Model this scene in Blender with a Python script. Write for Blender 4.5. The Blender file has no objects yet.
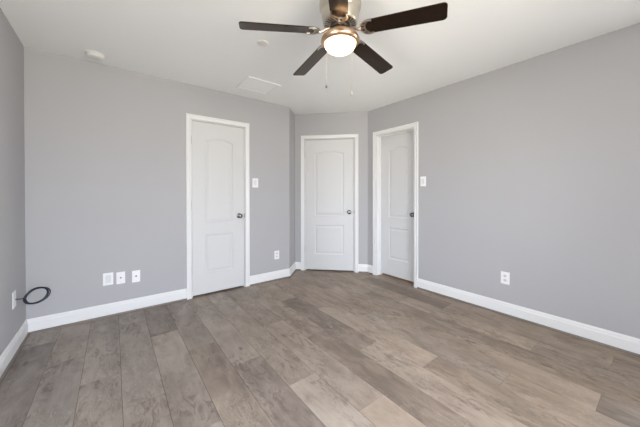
import bpy, bmesh, math, random
from mathutils import Vector, Matrix
PI = math.pi
R = math.radians
scene = bpy.context.scene
COL = scene.collection
random.seed(4)

# ------------------------------------------------------------------ camera
cd = bpy.data.cameras.new('camera')
cd.sensor_width = 36.0
cd.sensor_fit = 'HORIZONTAL'
cd.lens = 269.06 / 640 * 36.0
cd.shift_y = -17.24 / 640
cd.clip_start = 0.02
cam = bpy.data.objects.new('camera', cd)
COL.objects.link(cam)
yaw, pitch, roll = 0.654556, 0.006698, -0.000896
cam.matrix_world = (Matrix.Translation((0, 0, 1.1872)) @ Matrix.Rotation(-yaw, 4, 'Z')
                    @ Matrix.Rotation(PI / 2 - pitch, 4, 'X') @ Matrix.Rotation(roll, 4, 'Z'))
scene.camera = cam

# ------------------------------------------------------------------ world, light, exposure
w = bpy.data.worlds.new('daylight')
scene.world = w
w.use_nodes = True
wt = w.node_tree
bg = wt.nodes['Background']
bg.inputs[1].default_value = 19.2
# bright bluish sky above the horizon, dimmer warm ground below it
wtc = wt.nodes.new('ShaderNodeTexCoord')
wsep = wt.nodes.new('ShaderNodeSeparateXYZ')
wmr = wt.nodes.new('ShaderNodeMapRange')
wmr.inputs[1].default_value = -0.12
wmr.inputs[2].default_value = 0.12
wmx = wt.nodes.new('ShaderNodeMix')
wmx.data_type = 'RGBA'
wmx.inputs[6].default_value = (0.85, 0.805, 0.72, 1)      # ground
wmx.inputs[7].default_value = (1.00, 1.08, 1.22, 1)      # sky
wt.links.new(wtc.outputs['Generated'], wsep.inputs[0])
wt.links.new(wsep.outputs[2], wmr.inputs[0])
wt.links.new(wmr.outputs[0], wmx.inputs[0])
wt.links.new(wmx.outputs[2], bg.inputs[0])


def portal(name, loc, rot, sx, sy):
    """marks an added opening so the daylight outside is sampled through it."""
    l = bpy.data.lights.new(name, 'AREA')
    l.shape = 'RECTANGLE'
    l.size, l.size_y = sx, sy
    l.cycles.is_portal = True
    o = bpy.data.objects.new(name, l)
    COL.objects.link(o)
    o.location = loc
    o.rotation_euler = rot
    return o


# three windows added for even daylight, unseen beside or behind the photographer
portal('added_rear_window_portal', (0.65, -1.62, 1.255), (R(90), 0, 0), 1.90, 1.61)
portal('added_left_window_portal', (-0.72, 0.65, 1.255), (R(90), 0, R(-90)), 0.80, 1.61)
portal('added_right_window_portal', (3.21, -0.72, 1.255), (R(90), 0, R(90)), 1.52, 1.61)

vs = scene.view_settings
vs.view_transform = 'Standard'
vs.look = 'None'
vs.gamma = 1.0
vs.exposure = 0.0
vs.use_curve_mapping = False


# ------------------------------------------------------------------ materials
def lin(h):
    def c(v):
        v /= 255
        return v / 12.92 if v <= 0.04045 else ((v + 0.055) / 1.055) ** 2.4
    return tuple(c(v) for v in h) + (1,)


def mat(name, rgb, rough=0.5, metal=0.0, bump=0.0, bscale=200, spec=0.5, vary=0.0, vscale=4.0):
    m = bpy.data.materials.new(name)
    m.use_nodes = True
    nt = m.node_tree
    b = nt.nodes['Principled BSDF']
    b.inputs['Roughness'].default_value = rough
    b.inputs['Metallic'].default_value = metal
    b.inputs['Specular IOR Level'].default_value = spec
    col = rgb if len(rgb) == 4 else tuple(rgb) + (1,)
    tc = nt.nodes.new('ShaderNodeTexCoord')
    if vary:
        n = nt.nodes.new('ShaderNodeTexNoise')
        n.inputs['Scale'].default_value = vscale
        n.inputs['Detail'].default_value = 4
        nt.links.new(tc.outputs['Object'], n.inputs['Vector'])
        mx = nt.nodes.new('ShaderNodeMix')
        mx.data_type = 'RGBA'
        mx.inputs[6].default_value = tuple(c * (1 - vary) for c in col[:3]) + (1,)
        mx.inputs[7].default_value = tuple(min(1, c * (1 + vary)) for c in col[:3]) + (1,)
        nt.links.new(n.outputs['Fac'], mx.inputs[0])
        nt.links.new(mx.outputs[2], b.inputs['Base Color'])
    else:
        b.inputs['Base Color'].default_value = col
    if bump:
        n = nt.nodes.new('ShaderNodeTexNoise')
        n.inputs['Scale'].default_value = bscale
        n.inputs['Detail'].default_value = 3
        nt.links.new(tc.outputs['Object'], n.inputs['Vector'])
        bp = nt.nodes.new('ShaderNodeBump')
        bp.inputs['Strength'].default_value = bump
        bp.inputs['Distance'].default_value = 0.002
        nt.links.new(n.outputs['Fac'], bp.inputs['Height'])
        nt.links.new(bp.outputs['Normal'], b.inputs['Normal'])
    return m


M = {}
M['wall'] = mat('grey_wall_paint', (0.437, 0.434, 0.442), 0.62, bump=0.10, bscale=160, spec=0.3, vary=0.012, vscale=2)
M['ceiling'] = mat('white_ceiling_paint', (0.92, 0.935, 0.925), 0.8, bump=0.15, bscale=130, spec=0.2)
M['trim'] = mat('white_semigloss_trim', (0.775, 0.775, 0.77), 0.42, spec=0.35, vary=0.006)
M['door'] = mat('white_door_paint', (0.635, 0.635, 0.632), 0.5, bump=0.05, bscale=90, spec=0.3)
M['plate'] = mat('white_plastic', (0.86, 0.86, 0.86), 0.3)
M['insert'] = mat('dull_white_plastic', (0.72, 0.73, 0.74), 0.35)  # slightly greyer than the cover plates
M['slot'] = mat('dark_slot', (0.05, 0.05, 0.05), 0.6)
M['jack'] = mat('jack_metal', (0.25, 0.24, 0.23), 0.35, metal=1)
M['knob'] = mat('satin_nickel', (0.23, 0.225, 0.22), 0.22, metal=1.0)
M['hinge'] = mat('painted_hinge', (0.62, 0.62, 0.60), 0.35, metal=0.3)
M['nickel'] = mat('brushed_nickel', (0.54, 0.49, 0.42), 0.33, metal=1.0, bump=0.04, bscale=60)
M['nickel_lamplit'] = mat('lamp_tinted_nickel', (0.60, 0.41, 0.28), 0.30, metal=1.0, bump=0.04, bscale=60)  # nickel with the lamp's warm light put into its colour
M['darkmetal'] = mat('dark_motor_metal', (0.045, 0.04, 0.035), 0.4, metal=0.6)
M['cable'] = mat('dark_navy_cable', (0.018, 0.022, 0.035), 0.42)
M['detector'] = mat('off_white_detector', (0.76, 0.755, 0.73), 0.6)
M['cream'] = mat('cream_cover', (0.80, 0.785, 0.735), 0.6)
M['shoe'] = mat('grey_brown_moulding', lin((118, 108, 100)), 0.5, vary=0.15, vscale=9)
M['chain'] = mat('chain_metal', (0.62, 0.60, 0.57), 0.35, metal=0.8)
M['fob'] = mat('dark_fob', (0.10, 0.09, 0.085), 0.4)


def blade_mat():
    m = bpy.data.materials.new('espresso_wood_blade')
    m.use_nodes = True
    nt = m.node_tree
    b = nt.nodes['Principled BSDF']
    tc = nt.nodes.new('ShaderNodeTexCoord')
    mp = nt.nodes.new('ShaderNodeMapping')
    mp.inputs['Scale'].default_value = (6, 90, 20)
    n = nt.nodes.new('ShaderNodeTexNoise')
    n.inputs['Detail'].default_value = 5
    r = nt.nodes.new('ShaderNodeValToRGB')
    r.color_ramp.elements[0].color = (0.005, 0.0040, 0.0035, 1)
    r.color_ramp.elements[1].color = (0.011, 0.0085, 0.0072, 1)
    nt.links.new(tc.outputs['Object'], mp.inputs[0])
    nt.links.new(mp.outputs[0], n.inputs['Vector'])
    nt.links.new(n.outputs['Fac'], r.inputs[0])
    nt.links.new(r.outputs[0], b.inputs['Base Color'])
    b.inputs['Roughness'].default_value = 0.18
    b.inputs['Specular IOR Level'].default_value = 0.52
    b.inputs['Specular Tint'].default_value = (1.0, 0.58, 0.24, 1)  # orange of the lamp's reflection put into the tint
    return m


M['blade'] = blade_mat()


def glow_mat():
    m = bpy.data.materials.new('lit_frosted_glass')
    m.use_nodes = True
    b = m.node_tree.nodes['Principled BSDF']
    b.inputs['Base Color'].default_value = (0.9, 0.88, 0.84, 1)
    b.inputs['Roughness'].default_value = 0.3
    b.inputs['Emission Color'].default_value = (1.0, 0.64, 0.32, 1)
    b.inputs['Emission Strength'].default_value = 7.0
    return m


M['glow'] = glow_mat()


def pane_mat():
    m = bpy.data.materials.new('window_glass')
    m.use_nodes = True
    nt = m.node_tree
    nt.nodes.remove(nt.nodes['Principled BSDF'])
    t = nt.nodes.new('ShaderNodeBsdfTransparent')
    g = nt.nodes.new('ShaderNodeBsdfGlossy')
    g.inputs['Roughness'].default_value = 0.02
    fr = nt.nodes.new('ShaderNodeFresnel')
    mx = nt.nodes.new('ShaderNodeMixShader')
    nt.links.new(fr.outputs[0], mx.inputs[0])
    nt.links.new(t.outputs[0], mx.inputs[1])
    nt.links.new(g.outputs[0], mx.inputs[2])
    nt.links.new(mx.outputs[0], nt.nodes['Material Output'].inputs[0])
    return m


M['pane'] = pane_mat()


def floor_mat():
    m = bpy.data.materials.new('grey_oak_planks')
    m.use_nodes = True
    nt = m.node_tree
    N, L = nt.nodes, nt.links
    b = N['Principled BSDF']

    def math_(op, a, c=None, v=None):
        q = N.new('ShaderNodeMath')
        q.operation = op
        if hasattr(a, 'links'):
            L.new(a, q.inputs[0])
        else:
            q.inputs[0].default_value = a
        if c is not None:
            if hasattr(c, 'links'):
                L.new(c, q.inputs[1])
            else:
                q.inputs[1].default_value = c
        return q.outputs[0]

    def mixc(f, a, c, mode='MIX'):
        q = N.new('ShaderNodeMix')
        q.data_type = 'RGBA'
        q.blend_type = mode
        for idx, s in ((0, f), (6, a), (7, c)):
            if hasattr(s, 'links'):
                L.new(s, q.inputs[idx])
            else:
                q.inputs[idx].default_value = s
        return q.outputs[2]

    tone = N.new('ShaderNodeAttribute')
    tone.attribute_name = 'tone'
    hue = N.new('ShaderNodeAttribute')
    hue.attribute_name = 'warmth'
    seed = N.new('ShaderNodeAttribute')
    seed.attribute_name = 'seed'
    tc = N.new('ShaderNodeTexCoord')
    comb = N.new('ShaderNodeCombineXYZ')
    L.new(math_('MULTIPLY', seed.outputs['Fac'], 13.7), comb.inputs[0])
    L.new(math_('MULTIPLY', seed.outputs['Fac'], 7.3), comb.inputs[1])
    L.new(seed.outputs['Fac'], comb.inputs[2])
    add = N.new('ShaderNodeVectorMath')
    add.operation = 'ADD'
    L.new(tc.outputs['Object'], add.inputs[0])
    L.new(comb.outputs[0], add.inputs[1])

    def noise(scale, detail=4, rough=0.55, dist=0.0):
        mp = N.new('ShaderNodeMapping')
        mp.inputs['Scale'].default_value = scale
        L.new(add.outputs[0], mp.inputs[0])
        n = N.new('ShaderNodeTexNoise')
        n.inputs['Scale'].default_value = 1
        n.inputs['Detail'].default_value = detail
        n.inputs['Roughness'].default_value = rough
        n.inputs['Distortion'].default_value = dist
        L.new(mp.outputs[0], n.inputs['Vector'])
        return n.outputs['Fac']

    def ramp(f, p0, p1, c0=(0, 0, 0, 1), c1=(1, 1, 1, 1)):
        r = N.new('ShaderNodeValToRGB')
        r.color_ramp.elements[0].position = p0
        r.color_ramp.elements[1].position = p1
        r.color_ramp.elements[0].color = c0
        r.color_ramp.elements[1].color = c1
        L.new(f, r.inputs[0])
        return r.outputs[0]

    dark = mixc(hue.outputs['Fac'], lin((103, 95, 92)), lin((112, 97, 83)))
    light = mixc(hue.outputs['Fac'], lin((168, 159, 151)), lin((178, 158, 138)))
    # slow drift of tone along each board
    drift = noise((4.0, 1.3, 1), 3, 0.5, 0.6)
    t = math_('ADD', math_('MULTIPLY', math_('SUBTRACT', tone.outputs['Fac'], 0.45), 0.86), 0.45)
    t = math_('ADD', t, math_('MULTIPLY', math_('SUBTRACT', drift, 0.5), 1.1))
    blotch = noise((13, 5.5, 1), 4, 0.55, 0.8)
    t = math_('ADD', t, math_('MULTIPLY', math_('SUBTRACT', blotch, 0.5), 0.95))
    grain = noise((70, 3.2, 1), 6, 0.62, 0.3)
    t = math_('ADD', t, math_('MULTIPLY', math_('SUBTRACT', grain, 0.5), 0.38))
    fine = noise((210, 14, 1), 3, 0.6)
    t = math_('ADD', t, math_('MULTIPLY', math_('SUBTRACT', fine, 0.5), 0.16))
    tcl = N.new('ShaderNodeClamp')
    L.new(t, tcl.inputs[0])
    base = mixc(tcl.outputs[0], dark, light)
    # smoky brown figure, gathered in places
    gate = ramp(noise((3.0, 1.3, 1), 2, 0.5), 0.42, 0.58)
    kn = ramp(noise((24, 8.5, 1), 7, 0.75, 1.0), 0.49, 0.62)
    base = mixc(math_('MULTIPLY', math_('MULTIPLY', kn, gate), 0.70), base, lin((92, 80, 71)))
    # small dark knots
    vor = N.new('ShaderNodeTexVoronoi')
    vmp = N.new('ShaderNodeMapping')
    vmp.inputs['Scale'].default_value = (7.5, 2.2, 1)
    wob = N.new('ShaderNodeTexNoise')
    wob.inputs['Scale'].default_value = 22
    L.new(add.outputs[0], wob.inputs['Vector'])
    wv = N.new('ShaderNodeVectorMath')
    wv.operation = 'MULTIPLY_ADD'
    wv.inputs[1].default_value = (0.035, 0.05, 0)
    L.new(wob.outputs['Color'], wv.inputs[0])
    L.new(add.outputs[0], wv.inputs[2])
    L.new(wv.outputs[0], vmp.inputs[0])
    L.new(vmp.outputs[0], vor.inputs['Vector'])
    vor.inputs['Scale'].default_value = 1
    spot = ramp(vor.outputs['Distance'], 0.035, 0.11, (1, 1, 1, 1), (0, 0, 0, 1))
    base = mixc(math_('MULTIPLY', spot, 0.65), base, lin((70, 60, 55)))
    # pale brushed flecks, also gathered
    gate2 = ramp(noise((2.6, 1.6, 1), 2, 0.5), 0.50, 0.62)
    fl = ramp(noise((55, 20, 1), 5, 0.65, 2.6), 0.54, 0.64)
    base = mixc(math_('MULTIPLY', math_('MULTIPLY', fl, gate2), 0.42), base, lin((190, 181, 171)))
    L.new(base, b.inputs['Base Color'])
    rr = N.new('ShaderNodeMapRange')
    L.new(grain, rr.inputs[0])
    rr.inputs[3].default_value = 0.36
    rr.inputs[4].default_value = 0.52
    L.new(rr.outputs[0], b.inputs['Roughness'])
    b.inputs['Specular IOR Level'].default_value = 0.42
    bp = N.new('ShaderNodeBump')
    bp.inputs['Strength'].default_value = 0.10
    bp.inputs['Distance'].default_value = 0.002
    L.new(grain, bp.inputs['Height'])
    L.new(bp.outputs['Normal'], b.inputs['Normal'])
    return m


M['floor'] = floor_mat()
M['groove'] = mat('plank_groove', lin((62, 56, 52)), 0.7)


# ------------------------------------------------------------------ helpers
def box(bm, x0, x1, y0, y1, z0, z1):
    v = [bm.verts.new(c) for c in ((x0, y0, z0), (x1, y0, z0), (x1, y1, z0), (x0, y1, z0),
                                   (x0, y0, z1), (x1, y0, z1), (x1, y1, z1), (x0, y1, z1))]
    for f in ((3, 2, 1, 0), (4, 5, 6, 7), (0, 1, 5, 4), (1, 2, 6, 5), (2, 3, 7, 6), (3, 0, 4, 7)):
        bm.faces.new([v[i] for i in f])
    return v


def rbox(bm, x0, x1, y0, y1, z0, z1, bev=0.002, seg=2):
    b2 = bmesh.new()
    box(b2, x0, x1, y0, y1, z0, z1)
    bmesh.ops.bevel(b2, geom=b2.edges[:], offset=bev, segments=seg, profile=0.5, affect='EDGES')
    me = bpy.data.meshes.new('tmp')
    b2.to_mesh(me)
    b2.free()
    bm.from_mesh(me)
    bpy.data.meshes.remove(me)


def prism(bm, pts, z0, z1):
    a = [bm.verts.new((p[0], p[1], z0)) for p in pts]
    b = [bm.verts.new((p[0], p[1], z1)) for p in pts]
    n = len(pts)
    bm.faces.new(a[::-1])
    bm.faces.new(b)
    for i in range(n):
        bm.faces.new((a[i], a[(i + 1) % n], b[(i + 1) % n], b[i]))


def lathe(bm, prof, seg=40, axis='Z', org=(0, 0, 0)):
    """prof: list of (radius, height); axis Z turns about z, axis Y turns about -y (height = distance out)."""
    rings = []
    for r, h in prof:
        ring = []
        if r < 1e-6:
            p = (0, 0, h) if axis == 'Z' else (0, -h, 0)
            rings.append([bm.verts.new(Vector(p) + Vector(org))])
            continue
        for k in range(seg):
            a = 2 * PI * k / seg
            p = (r * math.cos(a), r * math.sin(a), h) if axis == 'Z' else (r * math.cos(a), -h, r * math.sin(a))
            ring.append(bm.verts.new(Vector(p) + Vector(org)))
        rings.append(ring)
    for a, b in zip(rings, rings[1:]):
        for k in range(seg):
            q = (k + 1) % seg
            if len(a) == 1 and len(b) == 1:
                continue
            if len(a) == 1:
                bm.faces.new((a[0], b[k], b[q]))
            elif len(b) == 1:
                bm.faces.new((a[k], a[q], b[0]))
            else:
                bm.faces.new((a[k], a[q], b[q], b[k]))


def tube(bm, pts, r, seg=8, closed=False):
    pts = [Vector(p) for p in pts]
    n = len(pts)
    rings = []
    ref = Vector((0, 0, 1))
    for i, p in enumerate(pts):
        if closed:
            d = pts[(i + 1) % n] - pts[i - 1]
        else:
            d = pts[min(i + 1, n - 1)] - pts[max(i - 1, 0)]
        d.normalize()
        u = d.cross(ref)
        if u.length < 1e-3:
            u = d.cross(Vector((1, 0, 0)))
        u.normalize()
        v = d.cross(u)
        rings.append([bm.verts.new(p + (u * math.cos(2 * PI * k / seg) + v * math.sin(2 * PI * k / seg)) * r)
                      for k in range(seg)])
    for i in range(n if closed else n - 1):
        a, b = rings[i], rings[(i + 1) % n]
        for k in range(seg):
            bm.faces.new((a[k], a[(k + 1) % seg], b[(k + 1) % seg], b[k]))
    if not closed:
        bm.faces.new(rings[0][::-1])
        bm.faces.new(rings[-1])


def obj(name, bm, m, parent=None, smooth=False, loc=None, rotz=0.0, keep=False):
    if not keep:
        bmesh.ops.recalc_face_normals(bm, faces=bm.faces[:])
    me = bpy.data.meshes.new(name)
    bm.to_mesh(me)
    bm.free()
    me.materials.append(m)
    if smooth:
        for p in me.polygons:
            p.use_smooth = True
        try:
            me.set_sharp_from_angle(angle=R(35))
        except Exception:
            pass
    o = bpy.data.objects.new(name, me)
    COL.objects.link(o)
    if parent:
        o.parent = parent
    if loc:
        o.location = loc
    o.rotation_euler = (0, 0, rotz)
    return o


def tag(o, label, cat, group=None, kind=None):
    o['label'] = label
    o['category'] = cat
    if group:
        o['group'] = group
    if kind:
        o['kind'] = kind
    return o


def thing(name, label, cat, loc, rotz=0.0, group=None, kind=None):
    o = bpy.data.objects.new(name, None)
    o.empty_display_size = 0.1
    COL.objects.link(o)
    o.location = loc
    o.rotation_euler = (0, 0, rotz)
    return tag(o, label, cat, group, kind)


# ------------------------------------------------------------------ room dimensions
H = 2.44
XL, YB, XR, YR = -0.5956, 3.3323, 3.0561, -1.50
A = Vector((2.0004, 3.3323))
B = Vector((2.2603, 3.5922))
C = Vector((3.0561, 2.7964))
DL = (C - B).length
WT = 0.115                      # wall thickness
WTR = 0.140                     # right wall
S = math.sqrt(0.5)
D1 = (0.7075, 1.3400)           # door 1 clear opening along the back wall
D2 = (0.1560, 0.9290)           # door 2, distance along the diagonal wall from B
D3 = (2.6260, 1.9980)           # door 3, Y on the right wall
OPH = 2.046                     # opening height


def structure(name, bm, m, label, cat, parent=None, **k):
    o = obj(name, bm, m, parent, **k)
    if parent is None:
        tag(o, label, cat, kind='structure')
    return o


# ------------------------------------------------------------------ floor of staggered planks
def build_floor():
    bm = bmesh.new()
    ft = bm.faces.layers.float.new('tone')
    fw = bm.faces.layers.float.new('warmth')
    fs = bm.faces.layers.float.new('seed')
    x0, pitch, L = -0.3765, 0.2053, 1.1925
    g, ge = 0.0011, 0.0007
    phase = {0: 1.437, 1: 1.033, 2: 1.834 - L}
    # tone of single boards, keyed (row, board number away from the camera)
    tones = {
        (-1, 3): .72, (-1, 2): .32, (-1, 1): .32,
        (0, 2): .54, (0, 1): .54, (0, 0): .52,
        (1, 3): .58, (1, 2): .58, (1, 1): .58, (1, 0): .56,
        (2, 3): .58, (2, 2): .52, (2, 1): .53, (2, 0): .53,
        (3, 2): .12, (3, 1): .58, (3, 0): .66,
        (4, 2): .46, (4, 1): .38, (4, 0): .38,
        (5, 3): .44, (5, 2): .62, (5, 1): .22, (5, 0): .4,
        (6, 2): .56, (6, 1): .50, (6, 0): .66,
        (7, 2): .34, (7, 1): .50, (7, 0): .52,
        (8, 3): .50, (8, 2): .44, (8, 1): .16, (8, 0): .58,
        (9, 2): .52, (9, 1): .12, (9, 0): .70,
        (10, 2): .44, (10, 1): .66, (10, 0): .40,
        (11, 3): .42, (11, 2): .42, (11, 1): .42, (11, 0): .54,
        (12, 2): .46, (12, 1): .36, (12, 0): .57, (12, -1): .18,
        (13, 2): .50, (13, 1): .16, (13, 0): .38,
        (14, 3): .34, (14, 2): .46, (14, 1): .62, (14, 0): .38,
        (15, 2): .46, (15, 1): .10, (15, 0): .40, (15, -1): .26,
        (16, 2): .30, (16, 1): .32, (16, 0): .34,
    }
    ya, yb = YR - 0.2, 4.35
    sd = 0.0
    for r in range(-2, 23):
        xa, xb = x0 + r * pitch, x0 + (r + 1) * pitch
        p = phase[r % 3]
        for k in range(-3, 5):
            c0, c1 = max(ya, p + (k - 1) * L), min(yb, p + k * L)
            if c1 - c0 < 0.01:
                continue
            sd += 1
            n0 = len(bm.faces)
            v = [(xa + g, c0 + ge, 0), (xb - g, c0 + ge, 0), (xb - g, c1 - ge, 0), (xa + g, c1 - ge, 0)]
            t = tones.get((r, k), 0.3 + 0.35 * random.random())
            wm = min(1.0, max(0.0, 0.25 + 0.05 * r + random.uniform(-.15, .15)))  # rightward rise puts the warm light into the board colour; rest is random
            vv = [bm.verts.new(q) for q in v]
            lo = [bm.verts.new((q[0], q[1], -0.003)) for q in v]
            fl = [bm.faces.new(vv)] + [bm.faces.new((lo[i], lo[(i + 1) % 4], vv[(i + 1) % 4], vv[i])) for i in range(4)]
            for f in fl:
                f[ft] = t
                f[fw] = wm
                f[fs] = sd
    bx0, bx1 = x0 - 2 * pitch, x0 + 23 * pitch
    bb = box(bm, bx0, bx1, ya, yb, -0.06, -0.0016)
    for f in {f for q in bb for f in q.link_faces}:
        f.material_index = 1
    o = structure('floor', bm, M['floor'], 'grey brown wood plank floor of staggered wide boards', 'floor', keep=True)
    o.data.materials.append(M['groove'])
    return o


build_floor()

# ------------------------------------------------------------------ ceiling and walls
bm = bmesh.new()
box(bm, -0.80, 4.30, YR - 0.15, 4.35, H, H + 0.08)
structure('ceiling', bm, M['ceiling'], 'flat white ceiling above the empty room', 'ceiling')

bm = bmesh.new()
WZ0, WZ1 = 0.45, 2.06                     # sill and head of all three added windows
RW, LW, GW = (-0.30, 1.60), (0.25, 1.05), (-1.48, 0.04)      # spans of the rear, left and right added windows
box(bm, XL - WT, XL, YR - WT, LW[0], 0, H)
box(bm, XL - WT, XL, LW[1], YB + WT, 0, H)
box(bm, XL - WT, XL, LW[0], LW[1], 0, WZ0)
box(bm, XL - WT, XL, LW[0], LW[1], WZ1, H)
structure('wall_left', bm, M['wall'], 'grey left wall with the coiled cable plate', 'wall')

bm = bmesh.new()
box(bm, XL, D1[0], YB, YB + WT, 0, H)
box(bm, D1[1], A.x, YB, YB + WT, 0, H)
box(bm, D1[0], D1[1], YB, YB + WT, OPH, H)
structure('wall_back', bm, M['wall'], 'grey back wall around the first white door', 'wall')

bm = bmesh.new()
prism(bm, [A, B, (2.17, 3.6825), (A.x, 3.5129)], 0, H)
structure('wall_jog', bm, M['wall'], 'narrow grey angled return wall left of the corner door', 'wall')


def on_diag(s, d):
    return (B.x + S * s + S * d, B.y - S * s + S * d)


bm = bmesh.new()
for s0, s1, z0 in ((0, D2[0], 0), (D2[1], DL, 0), (D2[0], D2[1], OPH)):
    prism(bm, [on_diag(s0, 0), on_diag(s1, 0), on_diag(s1, WT), on_diag(s0, WT)], z0, H)
structure('wall_diagonal', bm, M['wall'], 'grey diagonal corner wall holding the middle door', 'wall')

bm = bmesh.new()
box(bm, XR, XR + WTR, YR - WT, GW[0], 0, H)
box(bm, XR, XR + WTR, GW[0], GW[1], 0, WZ0)
box(bm, XR, XR + WTR, GW[0], GW[1], WZ1, H)
box(bm, XR, XR + WTR, GW[1], D3[1], 0, H)
box(bm, XR, XR + WTR, D3[0], C.y, 0, H)
box(bm, XR, XR + WTR, D3[1], D3[0], OPH, H)
structure('wall_right', bm, M['wall'], 'long grey right wall with one outlet', 'wall')

bm = bmesh.new()
box(bm, XL, RW[0], YR - WT, YR, 0, H)
box(bm, RW[1], XR, YR - WT, YR, 0, H)
box(bm, RW[0], RW[1], YR - WT, YR, 0, WZ0)
box(bm, RW[0], RW[1], YR - WT, YR, WZ1, H)
structure('wall_rear', bm, M['wall'], 'grey rear wall with one of the added windows, behind the photographer', 'wall')

bm = bmesh.new()      # unseen walls added to block light behind the two left doors
box(bm, XL, 3.40, 4.20, 4.30, 0, H)
box(bm, 3.30, 3.40, 2.90, 4.20, 0, H)
box(bm, 3.20, 3.40, 2.80, 2.90, 0, H)
box(bm, XL - WT, XL, YB + WT, 4.30, 0, H)
structure('wall_light_block_back', bm, M['wall'], 'unseen walls added behind the back and corner doors to block light', 'wall')



def window(n, origin, rotz, span, label):
    """frame, panes and sill of an unseen opening added for daylight; local x along the wall, -y into the room, origin on the wall face at the floor."""
    bm = bmesh.new()
    fr, mid = .05, span / 2
    for a, b, c, d in ((0, span, WZ0, WZ0 + fr), (0, span, WZ1 - fr, WZ1), (0, fr, WZ0 + fr, WZ1 - fr),
                       (span - fr, span, WZ0 + fr, WZ1 - fr), (mid - .02, mid + .02, WZ0 + fr, WZ1 - fr)):
        box(bm, a, b, .02, .09, c, d)
    win = structure('window_%d' % n, bm, M['trim'], label, 'window', loc=origin, rotz=rotz)
    for a, b in ((fr, mid - .02), (mid + .02, span - fr)):
        bm = bmesh.new()
        box(bm, a, b, .052, .058, WZ0 + fr, WZ1 - fr)
        obj('window_pane', bm, M['pane'], win)
    bm = bmesh.new()
    rbox(bm, -.04, span + .04, -.05, .02, WZ0 - .025, WZ0, .004)
    obj('window_sill', bm, M['trim'], win)


window(1, (RW[1], YR, 0), PI, RW[1] - RW[0], 'white framed opening added for daylight in the unseen rear wall')
window(2, (XL, LW[0], 0), PI / 2, LW[1] - LW[0], 'white framed opening added for daylight, unseen in the left wall')
window(3, (XR, GW[1], 0), -PI / 2, GW[1] - GW[0], 'white framed opening added for daylight, unseen at the near end of the right wall')

# unseen hall walls added to dim the gap under the right door
bm = bmesh.new()
box(bm, 4.10, 4.20, 1.10, 2.80, 0, H)
box(bm, XR + WTR, 4.20, 1.00, 1.10, 0, H)
box(bm, 3.40, 4.20, 2.80, 2.90, 0, H)
structure('wall_light_block_hall', bm, M['wall'], 'unseen hall walls added beyond the recessed right door to dim its gap', 'wall')
hl = bpy.data.lights.new('door_gap_fill', 'POINT')  # added unseen lamp, warms the strip under the right door
hl.energy = 16
hl.color = (1.0, 0.62, 0.32)
hl.shadow_soft_size = 0.1
ho = bpy.data.objects.new('door_gap_fill', hl)
COL.objects.link(ho)
ho.location = (3.65, 2.2, 2.2)

# ------------------------------------------------------------------ baseboards with shoe moulding
BT, BH = 0.015, 0.126
BPROF = [(0, 0), (BT, 0), (BT, 0.092), (BT - .002, 0.097), (BT - .004, 0.099), (BT - .005, 0.113), (BT - .009, 0.121), (BT - .011, BH), (0, BH)]
SPROF = [(0, 0), (0.0125, 0), (0.0125, 0.008), (0.0105, 0.014), (0.006, 0.018), (0, 0.0185)]


def run(bm, p0, p1, prof, n, off=0.0, m0=0.0, m1=0.0):
    """sweep a (out, up) profile from p0 to p1; n is the unit normal into the room; m0, m1 are mitre slopes."""
    p0, p1, n = Vector(p0), Vector(p1), Vector(n)
    d = (p1 - p0).normalized()
    ra, rb = [], []
    for o, z in prof:
        q0 = p0 + n * (o + off) + d * (m0 * (o + off))
        q1 = p1 + n * (o + off) + d * (m1 * (o + off))
        ra.append(bm.verts.new((q0.x, q0.y, z)))
        rb.append(bm.verts.new((q1.x, q1.y, z)))
    k = len(prof)
    for i in range(k):
        bm.faces.new((ra[i], ra[(i + 1) % k], rb[(i + 1) % k], rb[i]))
    bm.faces.new(ra[::-1])
    bm.faces.new(rb)


CW = 0.0525                      # casing width
T8 = math.tan(R(22.5))
c1 = (D1[0] - .005 - CW, D1[1] + .005 + CW)
c2 = (D2[0] - .006 - CW, D2[1] + .006 + CW)
c3 = (D3[0] + .004 + CW, D3[1] - .004 - CW)
dg = lambda s: on_diag(s, 0)
BASE = {
    'left': ('white baseboard along the left wall', [((XL, YR), (XL, YB), (1, 0), 1, -1)]),
    'back': ('white baseboard along the back wall either side of the first door',
             [((XL, YB), (c1[0], YB), (0, -1), 1, 0), ((c1[1], YB), A, (0, -1), 0, T8)]),
    'jog': ('short white baseboard round the angled return', [(A, B, (S, -S), -T8, -1)]),
    'diagonal': ('white baseboard stubs beside the corner door',
                 [(B, dg(c2[0]), (-S, -S), 1, 0), (dg(c2[1]), C, (-S, -S), 0, -T8)]),
    'right': ('long white baseboard along the right wall',
              [(C, (XR, c3[0]), (-1, 0), T8, 0), ((XR, c3[1]), (XR, YR), (-1, 0), 0, -1)]),
    'rear': ('white baseboard along the rear wall', [((XR, YR), (XL, YR), (0, 1), 1, -1)]),
}
for side, (label, runs) in BASE.items():
    bm, sm = bmesh.new(), bmesh.new()
    for p0, p1, n, m0, m1 in runs:
        run(bm, p0, p1, BPROF, n, 0, m0, m1)
        run(sm, p0, p1, SPROF, n, BT, m0, m1)
    o = structure('baseboard_' + side, bm, M['trim'], label, 'baseboard')
    structure('shoe_molding', sm, M['shoe'], None, None, parent=o)['label'] = 'grey brown shoe strip'


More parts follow.
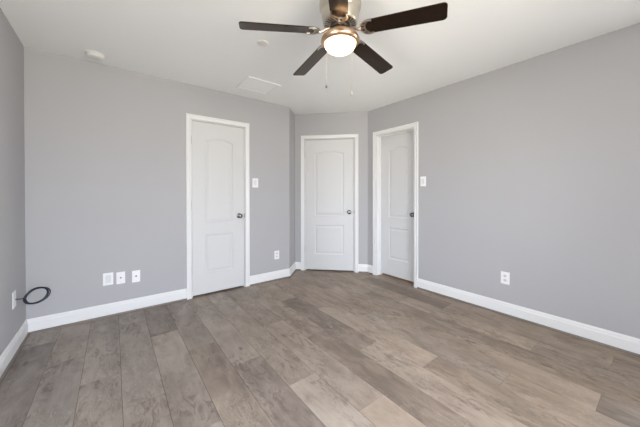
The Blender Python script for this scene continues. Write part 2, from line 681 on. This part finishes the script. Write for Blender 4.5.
# ------------------------------------------------------------------ door casings (local frame: x along wall, -y into the room)
def casing(n, origin, rotz, w, h, depth, label, stop_at, reveal=0.005, cw=CW):
    """origin = left bottom corner of the clear opening on the wall face."""
    bm = bmesh.new()
    prof = [(0, 0), (0, .008), (.006, .011), (.016, .0125), (.022, .0105), (.034, .0135), (cw - .008, .017), (cw - .002, .0165), (cw, .013), (cw, 0)]
    # profile: (distance from the opening edge, thickness out of the wall)
    def ring(f):
        return [bm.verts.new(f(a, t)) for a, t in prof]
    r = reveal
    rings = [ring(lambda a, t: (-r - a, -t, 0)), ring(lambda a, t: (-r - a, -t, h + r + a)),
             ring(lambda a, t: (w + r + a, -t, h + r + a)), ring(lambda a, t: (w + r + a, -t, 0))]
    k = len(prof)
    for a, b in zip(rings, rings[1:]):
        for i in range(k):
            bm.faces.new((a[i], a[(i + 1) % k], b[(i + 1) % k], b[i]))
    bm.faces.new(rings[0])
    bm.faces.new(rings[-1][::-1])
    o = structure('trim_%d' % n, bm, M['trim'], label, 'door trim', loc=origin, rotz=rotz)
    jb = bmesh.new()
    jt = 0.006
    box(jb, -0.0005, jt, -0.0005, depth, 0, h)
    box(jb, w - jt, w + 0.0005, -0.0005, depth, 0, h)
    box(jb, jt, w - jt, -0.0005, depth, h - jt, h + 0.0005)
    # door stop
    y0, y1 = stop_at
    box(jb, jt, jt + .011, y0, y1, 0, h - jt)
    box(jb, w - jt - .011, w - jt, y0, y1, 0, h - jt)
    box(jb, jt + .011, w - jt - .011, y0, y1, h - jt - .011, h - jt)
    structure('jamb', jb, M['trim'], None, None, parent=o)
    return o


casing(1, (D1[0], YB, 0), 0, D1[1] - D1[0], OPH, WT, 'white casing round the back wall door', (.042, .075))
casing(2, (*dg(D2[0]), 0), -PI / 4, D2[1] - D2[0], OPH, WT, 'white casing round the middle corner door', (.042, .075), .006)
casing(3, (XR, D3[0], 0), -PI / 2, D3[0] - D3[1], OPH, WTR, 'white casing round the recessed right door', (.060, .090), .004)


# ------------------------------------------------------------------ two panel arch top doors
def panel_loop(x0, x1, z0, z1, arch, d):
    """outline of a panel inset by d, anticlockwise seen from the room; arch = rise of the eyebrow top."""
    pts = [(x0 + d, z0 + d), (x1 - d, z0 + d)]
    n = 14 if arch else 1
    for i in range(n + 1):
        u = i / n
        x = x1 - d + (x0 - x1 + 2 * d) * u
        rise = arch * math.sin(PI * u) if arch else 0
        pts.append((x, z1 - d + rise))
    return pts


def make_door(n, origin, rotz, width, z0, z1, label, knob_from_right, hinges, latch=True):
    root = thing('door_%d' % n, label, 'door', origin, rotz, kind='structure')
    bm = bmesh.new()
    th = 0.035
    sx = 0.142 if width < .7 else .150
    panels = [(sx, width - sx, 0.262, 0.712, 0.0), (sx, width - sx, 0.858, 1.822, 0.036)]
    edges = []

    def loop(pts, y):
        vs_ = [bm.verts.new((p[0], y, p[1])) for p in pts]
        es = [bm.edges.new((vs_[i], vs_[(i + 1) % len(vs_)])) for i in range(len(vs_))]
        return vs_, es

    outer, oe = loop([(0, z0), (width, z0), (width, z1), (0, z1)], 0)
    edges += oe
    chains = []
    for x0, x1, a, b, arch in panels:
        steps = [(0, 0), (.005, .0042), (.012, .0066), (.021, .0066), (.040, .0020), (.047, .0014)]
        ch = []
        for i, (d, y) in enumerate(steps):
            v, e = loop(panel_loop(x0, x1, a, b, arch, d), y)
            ch.append(v)
            if i == 0:
                edges += e
        chains.append(ch)
    bmesh.ops.triangle_fill(bm, use_beauty=True, use_dissolve=False, edges=edges)
    for ch in chains:
        for p, q in zip(ch, ch[1:]):
            k = len(p)
            for i in range(k):
                bm.faces.new((p[i], p[(i + 1) % k], q[(i + 1) % k], q[i]))
        bm.faces.new(ch[-1])
    back = [bm.verts.new((v.co.x, th, v.co.z)) for v in outer]
    for i in range(4):
        bm.faces.new((outer[i], outer[(i + 1) % 4], back[(i + 1) % 4], back[i]))
    bm.faces.new(back)
    obj('door_panel', bm, M['door'], root)
    kx, kz = width - knob_from_right, 0.918
    kb = bmesh.new()
    lathe(kb, [(0.0, 0.0), (.0325, 0.0), (.0325, .004), (.029, .008), (.016, .011), (.0115, .015), (.0115, .030),
               (.018, .036), (.0255, .043), (.0285, .051), (.0275, .058), (.022, .064), (.012, .067), (0, .0675)], 28, 'Y', (kx, 0, kz))
    obj('door_knob', kb, M['knob'], root, smooth=True)['label'] = 'dark satin nickel knob'
    if latch:
        lb = bmesh.new()
        rbox(lb, width - .0015, width + .006, -.0045, .004, kz - .026, kz + .026, .001)
        obj('latch_plate', lb, M['knob'], root)
    for hz in hinges:
        hb = bmesh.new()
        tube(hb, [(-.004, -.0045, hz - .045), (-.004, -.0045, hz + .045)], .0055, 10)
        tube(hb, [(-.004, -.0045, hz + .045), (-.004, -.0045, hz + .050)], .0035, 8)
        obj('hinge', hb, M['hinge'], root, smooth=True)
    return root


make_door(1, (D1[0] + .0085, YB + .0005, 0), 0, D1[1] - D1[0] - .0205, 0.022, OPH - .0125,
          'white two panel door in the back wall with knob at right', .066, (1.812, 1.068, .325))
make_door(2, (dg(D2[0])[0] + S * (.0085 + .001), dg(D2[0])[1] + S * (-.0085 + .001), 0), -PI / 4, D2[1] - D2[0] - .0205, 0.020, OPH - .0125,
          'white two panel door in the diagonal corner wall', .068, (1.812, 1.068, .325))
make_door(3, (XR + .096, D3[0] - .009, 0), -PI / 2, D3[0] - D3[1] - .018, 0.026, OPH - .010,
          'recessed white two panel door nearest the long right wall', .060, (), False)


# ------------------------------------------------------------------ wall plates (local frame: -y out of the wall)
def plate_bm(wd, ht, t=.0055):
    bm = bmesh.new()
    b2 = [(-wd / 2, 0), (wd / 2, 0)]
    rbox(bm, -wd / 2, wd / 2, -t, -0.0002, -ht / 2, ht / 2, .0022, 2)
    return bm


def screw(parent, x, z, t=.0055):
    bm = bmesh.new()
    lathe(bm, [(.0034, t - .001), (.0034, t + .0006), (.002, t + .0011), (0, t + .0012)], 12, 'Y', (x, 0, z))
    return obj('screw', bm, M['insert'], parent, smooth=True)


def outlet(loc, rotz, label, wd=.075, ht=.119):
    root = thing('wall_outlet', label, 'outlet', loc, rotz, 'duplex wall outlets')
    obj('cover_plate', plate_bm(wd, ht), M['plate'], root)
    for dz in (.0215, -.0215):
        bm = bmesh.new()
        pts = []
        for k in range(24):
            a = 2 * PI * k / 24
            pts.append((.0172 * math.cos(a), max(-.0135, min(.0135, .0172 * math.sin(a)))))
        a_ = [bm.verts.new((p[0], -.0050, p[1] + dz)) for p in pts]
        b_ = [bm.verts.new((p[0], -.0072, p[1] + dz)) for p in pts]
        bm.faces.new(b_)
        for i in range(24):
            bm.faces.new((a_[i], a_[(i + 1) % 24], b_[(i + 1) % 24], b_[i]))
        s = obj('socket', bm, M['insert'], root)
        sb = bmesh.new()
        box(sb, -.0078, -.0052, -.0078, -.006, dz - .002, dz + .0075)
        box(sb, .0052, .0078, -.0078, -.006, dz - .001, dz + .0065)
        lathe(sb, [(.0030, .006), (.0030, .0078), (0, .0078)], 10, 'Y', (0, 0, dz - .0075))
        obj('slot', sb, M['slot'], s)
    screw(root, 0, 0)
    return root


outlet((1.797, YB, .347), 0, 'white duplex outlet on the back wall right of the first door')
outlet((XR, .987, .364), -PI / 2, 'white duplex outlet alone on the long right wall')


def switch(loc, rotz, label, wd=.075, ht=.122):
    root = thing('light_switch', label, 'light switch', loc, rotz, 'rocker light switches')
    obj('cover_plate', plate_bm(wd, ht), M['plate'], root)
    bm = bmesh.new()
    v = box(bm, -.0165, .0165, -.0075, -.0050, -.0335, .0335)
    for q in v:
        if q.co.y < -.007:
            q.co.y -= .0025 * (1 if q.co.z > 0 else -1) * .8
    obj('rocker', bm, M['insert'], root)
    screw(root, 0, .048)
    screw(root, 0, -.048)
    return root


switch((1.481, YB, 1.340), 0, 'white rocker light switch beside the back wall door', .082)
switch((XR, 1.873, 1.348), -PI / 2, 'white rocker light switch beside the recessed right door')


def jack_plate(loc, rotz, kind, label, wd, ht):
    root = thing('wall_plate', label, 'wall plate', loc, rotz, 'low wall plates on the back wall')
    obj('cover_plate', plate_bm(wd, ht), M['plate'], root)
    if kind == 'blank':
        bm = bmesh.new()
        rbox(bm, -.0215, .0215, -.0062, -.0045, -.038, .038, .0006, 1)
        obj('insert', bm, M['insert'], root)
    else:
        bm = bmesh.new()
        lathe(bm, [(.0085, .005), (.0085, .0075), (.0055, .0078), (.0055, .0145), (.0035, .0148), (0, .0148)], 6 if kind == 'coax' else 16, 'Y', (0, 0, .002))
        obj('jack', bm, M['jack'], root)['label'] = 'dark metal jack'
    if kind != 'blank':
        screw(root, 0, .042)
        screw(root, 0, -.042)
    return root


jack_plate((-.045, YB, .366), 0, 'blank', 'blank white wall plate, leftmost of three low on the back wall', .079, .120)
jack_plate((.0535, YB, .359), 0, 'coax', 'white jack plate between two other low plates', .071, .117)
jack_plate((.180, YB, .351), 0, 'phone', 'white jack plate nearest the first door of three low plates', .069, .119)

# left wall plate and its coiled cable
lp = thing('cable_plate', 'white plate on the left wall that the dark coiled cable comes from', 'wall plate', (XL, 2.985, .403), PI / 2)
obj('cover_plate', plate_bm(.075, .122), M['plate'], lp)
screw(lp, 0, .042)
screw(lp, 0, -.042)
bm = bmesh.new()
lathe(bm, [(.009, .005), (.009, .008), (.0045, .009), (.0045, .0092), (0, .0092)], 16, 'Y')
obj('bushing', bm, M['insert'], lp, smooth=True)

bm = bmesh.new()
pts = [(XL + .007, 2.985, .403), (XL + .030, 2.985, .401), (XL + .055, 2.983, .399)]
cx, cy, cz = XL + .122, 2.965, .412
tilt = R(20)
turns, per = 4, 44
for i in range(turns * per + 1):
    a = R(200) + 2 * PI * i / per
    k = i / per
    rx = .067 + .0075 * math.sin(2.3 * k + 1)
    rz = .047 + .0065 * math.cos(1.7 * k)
    ex, ez = rx * math.cos(a), rz * math.sin(a)
    x = ex * math.cos(tilt) - ez * math.sin(tilt)
    z = ex * math.sin(tilt) + ez * math.cos(tilt)
    y = .030 * math.sin(a) + .008 * math.sin(3.9 * k)
    pts.append((cx + x + .004 * math.sin(5 * k), cy + y, cz + z + .004 * math.cos(4.1 * k)))
tube(bm, pts, .0040, 8)
tag(obj('coaxial_cable', bm, M['cable'], smooth=True), 'dark coiled cable sticking out from the left wall plate', 'cable')

# ------------------------------------------------------------------ ceiling fixtures
sd = thing('smoke_detector', 'round white smoke detector on the ceiling near the back left corner', 'smoke detector', (-.124, 3.130, H))
bm = bmesh.new()
lathe(bm, [(0, -.0002), (.068, -.0002), (.068, -.009), (.064, -.011), (.062, -.013), (.061, -.026), (.056, -.033), (.045, -.037), (.016, -.0385), (0, -.0385)], 40)
obj('housing', bm, M['detector'], sd, smooth=True)
bm = bmesh.new()
lathe(bm, [(.0625, -.014), (.0628, -.0155), (.0628, -.0185), (.0625, -.020)], 40)
obj('vent_slot', bm, M['insert'], sd, smooth=True)
bm = bmesh.new()
lathe(bm, [(.010, -.038), (.010, -.0402), (.007, -.041), (0, -.041)], 16, org=(.022, .0, 0))
obj('test_button', bm, M['insert'], sd, smooth=True)

vt = thing('ceiling_vent', 'square white ceiling vent with a thin raised frame', 'vent', (1.335, 2.905, H))
hw, hd = .195, .180
bm = bmesh.new()
for a, b, c, d in ((-hw, hw, -hd, -hd + .030), (-hw, hw, hd - .030, hd), (-hw, -hw + .030, -hd + .030, hd - .030), (hw - .030, hw, -hd + .030, hd - .030)):
    vv = box(bm, a, b, c, d, -.009, -.0002)
obj('frame', bm, M['ceiling'], vt)
bm = bmesh.new()
n = 14
for i in range(n):
    y = -hd + .030 + (2 * hd - .060) * (i + .5) / n
    v = box(bm, -hw + .030, hw - .030, y - .0115, y + .0115, -.0058, -.0042)
    for q in v:
        q.co.z += (q.co.y - y) * .04
obj('louvre', bm, M['ceiling'], vt)
cv = bmesh.new()
lathe(cv, [(0, -.0002), (.046, -.0002), (.046, -.004), (.042, -.0065), (.012, -.008), (0, -.008)], 32)
tag(obj('ceiling_cover', cv, M['cream'], smooth=True, loc=(.985, 2.060, H)), 'small flat cream disc on the ceiling below the left fan blade', 'ceiling cover')

# ------------------------------------------------------------------ ceiling fan
FX, FY = 1.113, 1.245
fan = thing('ceiling_fan', 'flush mount ceiling fan with five dark blades and a lit bowl light', 'ceiling fan', (FX, FY, H))
Z = lambda z: z - H
bm = bmesh.new()
lathe(bm, [(0, -.0003), (.085, -.0003), (.091, -.007), (.098, -.021), (.115, -.040), (.1250, -.059), (.1295, -.080), (.1290, -.098),
           (.1248, -.118), (.1170, -.135), (.1150, -.139), (.1165, -.145), (.1135, -.165), (.1075, -.188), (.1035, -.203), (.0985, -.2085),
           (.0640, -.2150), (.0600, -.2150), (0, -.2150)], 56)
obj('motor_housing', bm, M['nickel'], fan, smooth=True)
bm = bmesh.new()
for k in range(28):                       # radial slots in the underside
    a = 2 * PI * k / 28
    u, v = Vector((math.cos(a), math.sin(a), 0)), Vector((-math.sin(a), math.cos(a), 0))
    tube(bm, [u * .0690 + v * .004 + Vector((0, 0, -.2138)), u * .084 + Vector((0, 0, -.2114)), u * .0950 - v * .004 + Vector((0, 0, -.2094))], .0034, 6)
obj('vent_slot', bm, M['darkmetal'], fan, smooth=True)
bm = bmesh.new()
lathe(bm, [(.0625, -.2140), (.0620, -.232), (.056, -.238), (.046, -.2395), (.042, -.246)], 40)
obj('flywheel', bm, M['darkmetal'], fan, smooth=True)

r0, r1 = .128, .6000


def blade_outline():
    hwr, hwt = .0500, .0560
    pts = []
    for i in range(11):                     # rounded root
        a = PI / 2 + PI * i / 10
        pts.append((r0 + hwr + hwr * math.cos(a), hwr * math.sin(a)))
    cr = .022
    tipc = []
    for sgn, a0 in ((-1, -PI / 2), (1, 0)):
        for i in range(7):
            a = a0 + PI / 2 * i / 6
            tipc.append((r1 - cr + cr * math.cos(a), sgn * (hwt - cr) + cr * math.sin(a)))
    return pts + tipc


def extrude(bm, pts, z0, z1):
    a = [bm.verts.new((p[0], p[1], z0)) for p in pts]
    b = [bm.verts.new((p[0], p[1], z1)) for p in pts]
    n = len(pts)
    bm.faces.new(a[::-1])
    bm.faces.new(b)
    for i in range(n):
        bm.faces.new((a[i], a[(i + 1) % n], b[(i + 1) % n], b[i]))


def arc_band(bm, c, ra, rb, a0, a1, z0, z1, n=16):
    pts = [(c + rb * math.cos(a0 + (a1 - a0) * i / n), rb * math.sin(a0 + (a1 - a0) * i / n)) for i in range(n + 1)]
    pts += [(c + ra * math.cos(a1 + (a0 - a1) * i / n), ra * math.sin(a1 + (a0 - a1) * i / n)) for i in range(n + 1)]
    for i in range(n):
        q = [pts[i], pts[i + 1], pts[2 * n - i], pts[2 * n + 1 - i]]
        extrude(bm, q, z0, z1)


def bar(bm, p, q, wd, z0, z1):
    p, q = Vector(p), Vector(q)
    d = (q - p).normalized()
    s = Vector((-d.y, d.x)) * wd / 2
    extrude(bm, [p - s, q - s, q + s, p + s], z0, z1)


th0 = R(154.39)
for k in range(5):
    a = th0 - k * 2 * PI / 5
    mtx = (Matrix.Rotation(a, 4, 'Z') @ Matrix.Translation((0, 0, Z(2.188))) @ Matrix.Rotation(math.atan(.0597), 4, 'Y')
           @ Matrix.Rotation(R(-12.34), 4, 'X'))
    bm = bmesh.new()
    extrude(bm, blade_outline(), -.003, .003)
    bl = obj('blade', bm, M['blade'], fan)
    bl.matrix_local = mtx
    bv = bl.modifiers.new('soft_edge', 'BEVEL')
    bv.width = .0015
    bv.segments = 2
    bm = bmesh.new()
    arc_band(bm, .178, .0425, .0525, R(85), R(275), -.0075, -.0031, 22)
    arc_band(bm, .2080, .0480, .0565, R(118), R(242), -.0075, -.0031, 14)
    for aa in (142, 180, 218):
        bar(bm, (.178 + .043 * math.cos(R(aa)), .043 * math.sin(R(aa))),
            (.2080 + .055 * math.cos(R(180 + (aa - 180) * .62)), .055 * math.sin(R(180 + (aa - 180) * .62))), .010, -.0075, -.0031)
    for sy in (-1, 1):
        bar(bm, (.180, sy * .0475), (.203, sy * .044), .009, -.0075, -.0031)
    # arm back to the flywheel
    tube(bm, [(.135, 0, -.006), (.112, 0, -.004), (.092, .002, .010), (.066, .003, .016)], .0085, 10)
    obj('blade_bracket', bm, M['nickel'], bl)['label'] = 'nickel openwork bracket'

bm = bmesh.new()
lathe(bm, [(.042, Z(2.197)), (.044, Z(2.199)), (.050, Z(2.1955)), (.072, Z(2.184)), (.096, Z(2.168)), (.111, Z(2.152)), (.1175, Z(2.140)),
           (.1185, Z(2.133)), (.1168, Z(2.125)), (.1090, Z(2.116)), (.1010, Z(2.1115)), (.0972, Z(2.1125)), (.0958, Z(2.119))], 48)
obj('light_fitter', bm, M['nickel_lamplit'], fan, smooth=True)
bm = bmesh.new()
prof = []
for i in range(15):
    t = PI / 2 * i / 14
    prof.append((.0960 * math.cos(t) ** .92 if i < 14 else 0, Z(2.1145) - .056 * math.sin(t)))
lathe(bm, prof, 48)
obj('glass_bowl', bm, M['glow'], fan, smooth=True)['label'] = 'glowing white glass bowl'

# two pull chains hanging from the far side of the fitter
fwd = Vector((math.sin(yaw), math.cos(yaw)))
rgt = Vector((math.cos(yaw), -math.sin(yaw)))
for lat, dep, zb, fm, fl in ((-.083, .092, 1.886, 'fob', 'dark fob'), (.084, .097, 1.842, 'chain', 'silver fob')):
    q = rgt * lat + fwd * dep
    bm = bmesh.new()
    z = Z(2.135)
    tube(bm, [(q.x * .9, q.y * .9, z + .004), (q.x, q.y, z), (q.x, q.y, Z(zb) + .02)], .0006, 6)
    zz = z
    while zz > Z(zb) + .02:
        b2 = bmesh.ops.create_icosphere(bm, subdivisions=1, radius=.0010, matrix=Matrix.Translation((q.x, q.y, zz)))
        zz -= .0045
    ch = obj('pull_chain', bm, M['chain'], fan)
    bm = bmesh.new()
    lathe(bm, [(0, .024), (.0025, .022), (.0035, .016), (.0062, .004), (.0066, -.002), (.004, -.006), (0, -.007)], 14, org=(q.x, q.y, Z(zb)))
    obj('fob', bm, M[fm], ch, smooth=True)['label'] = fl
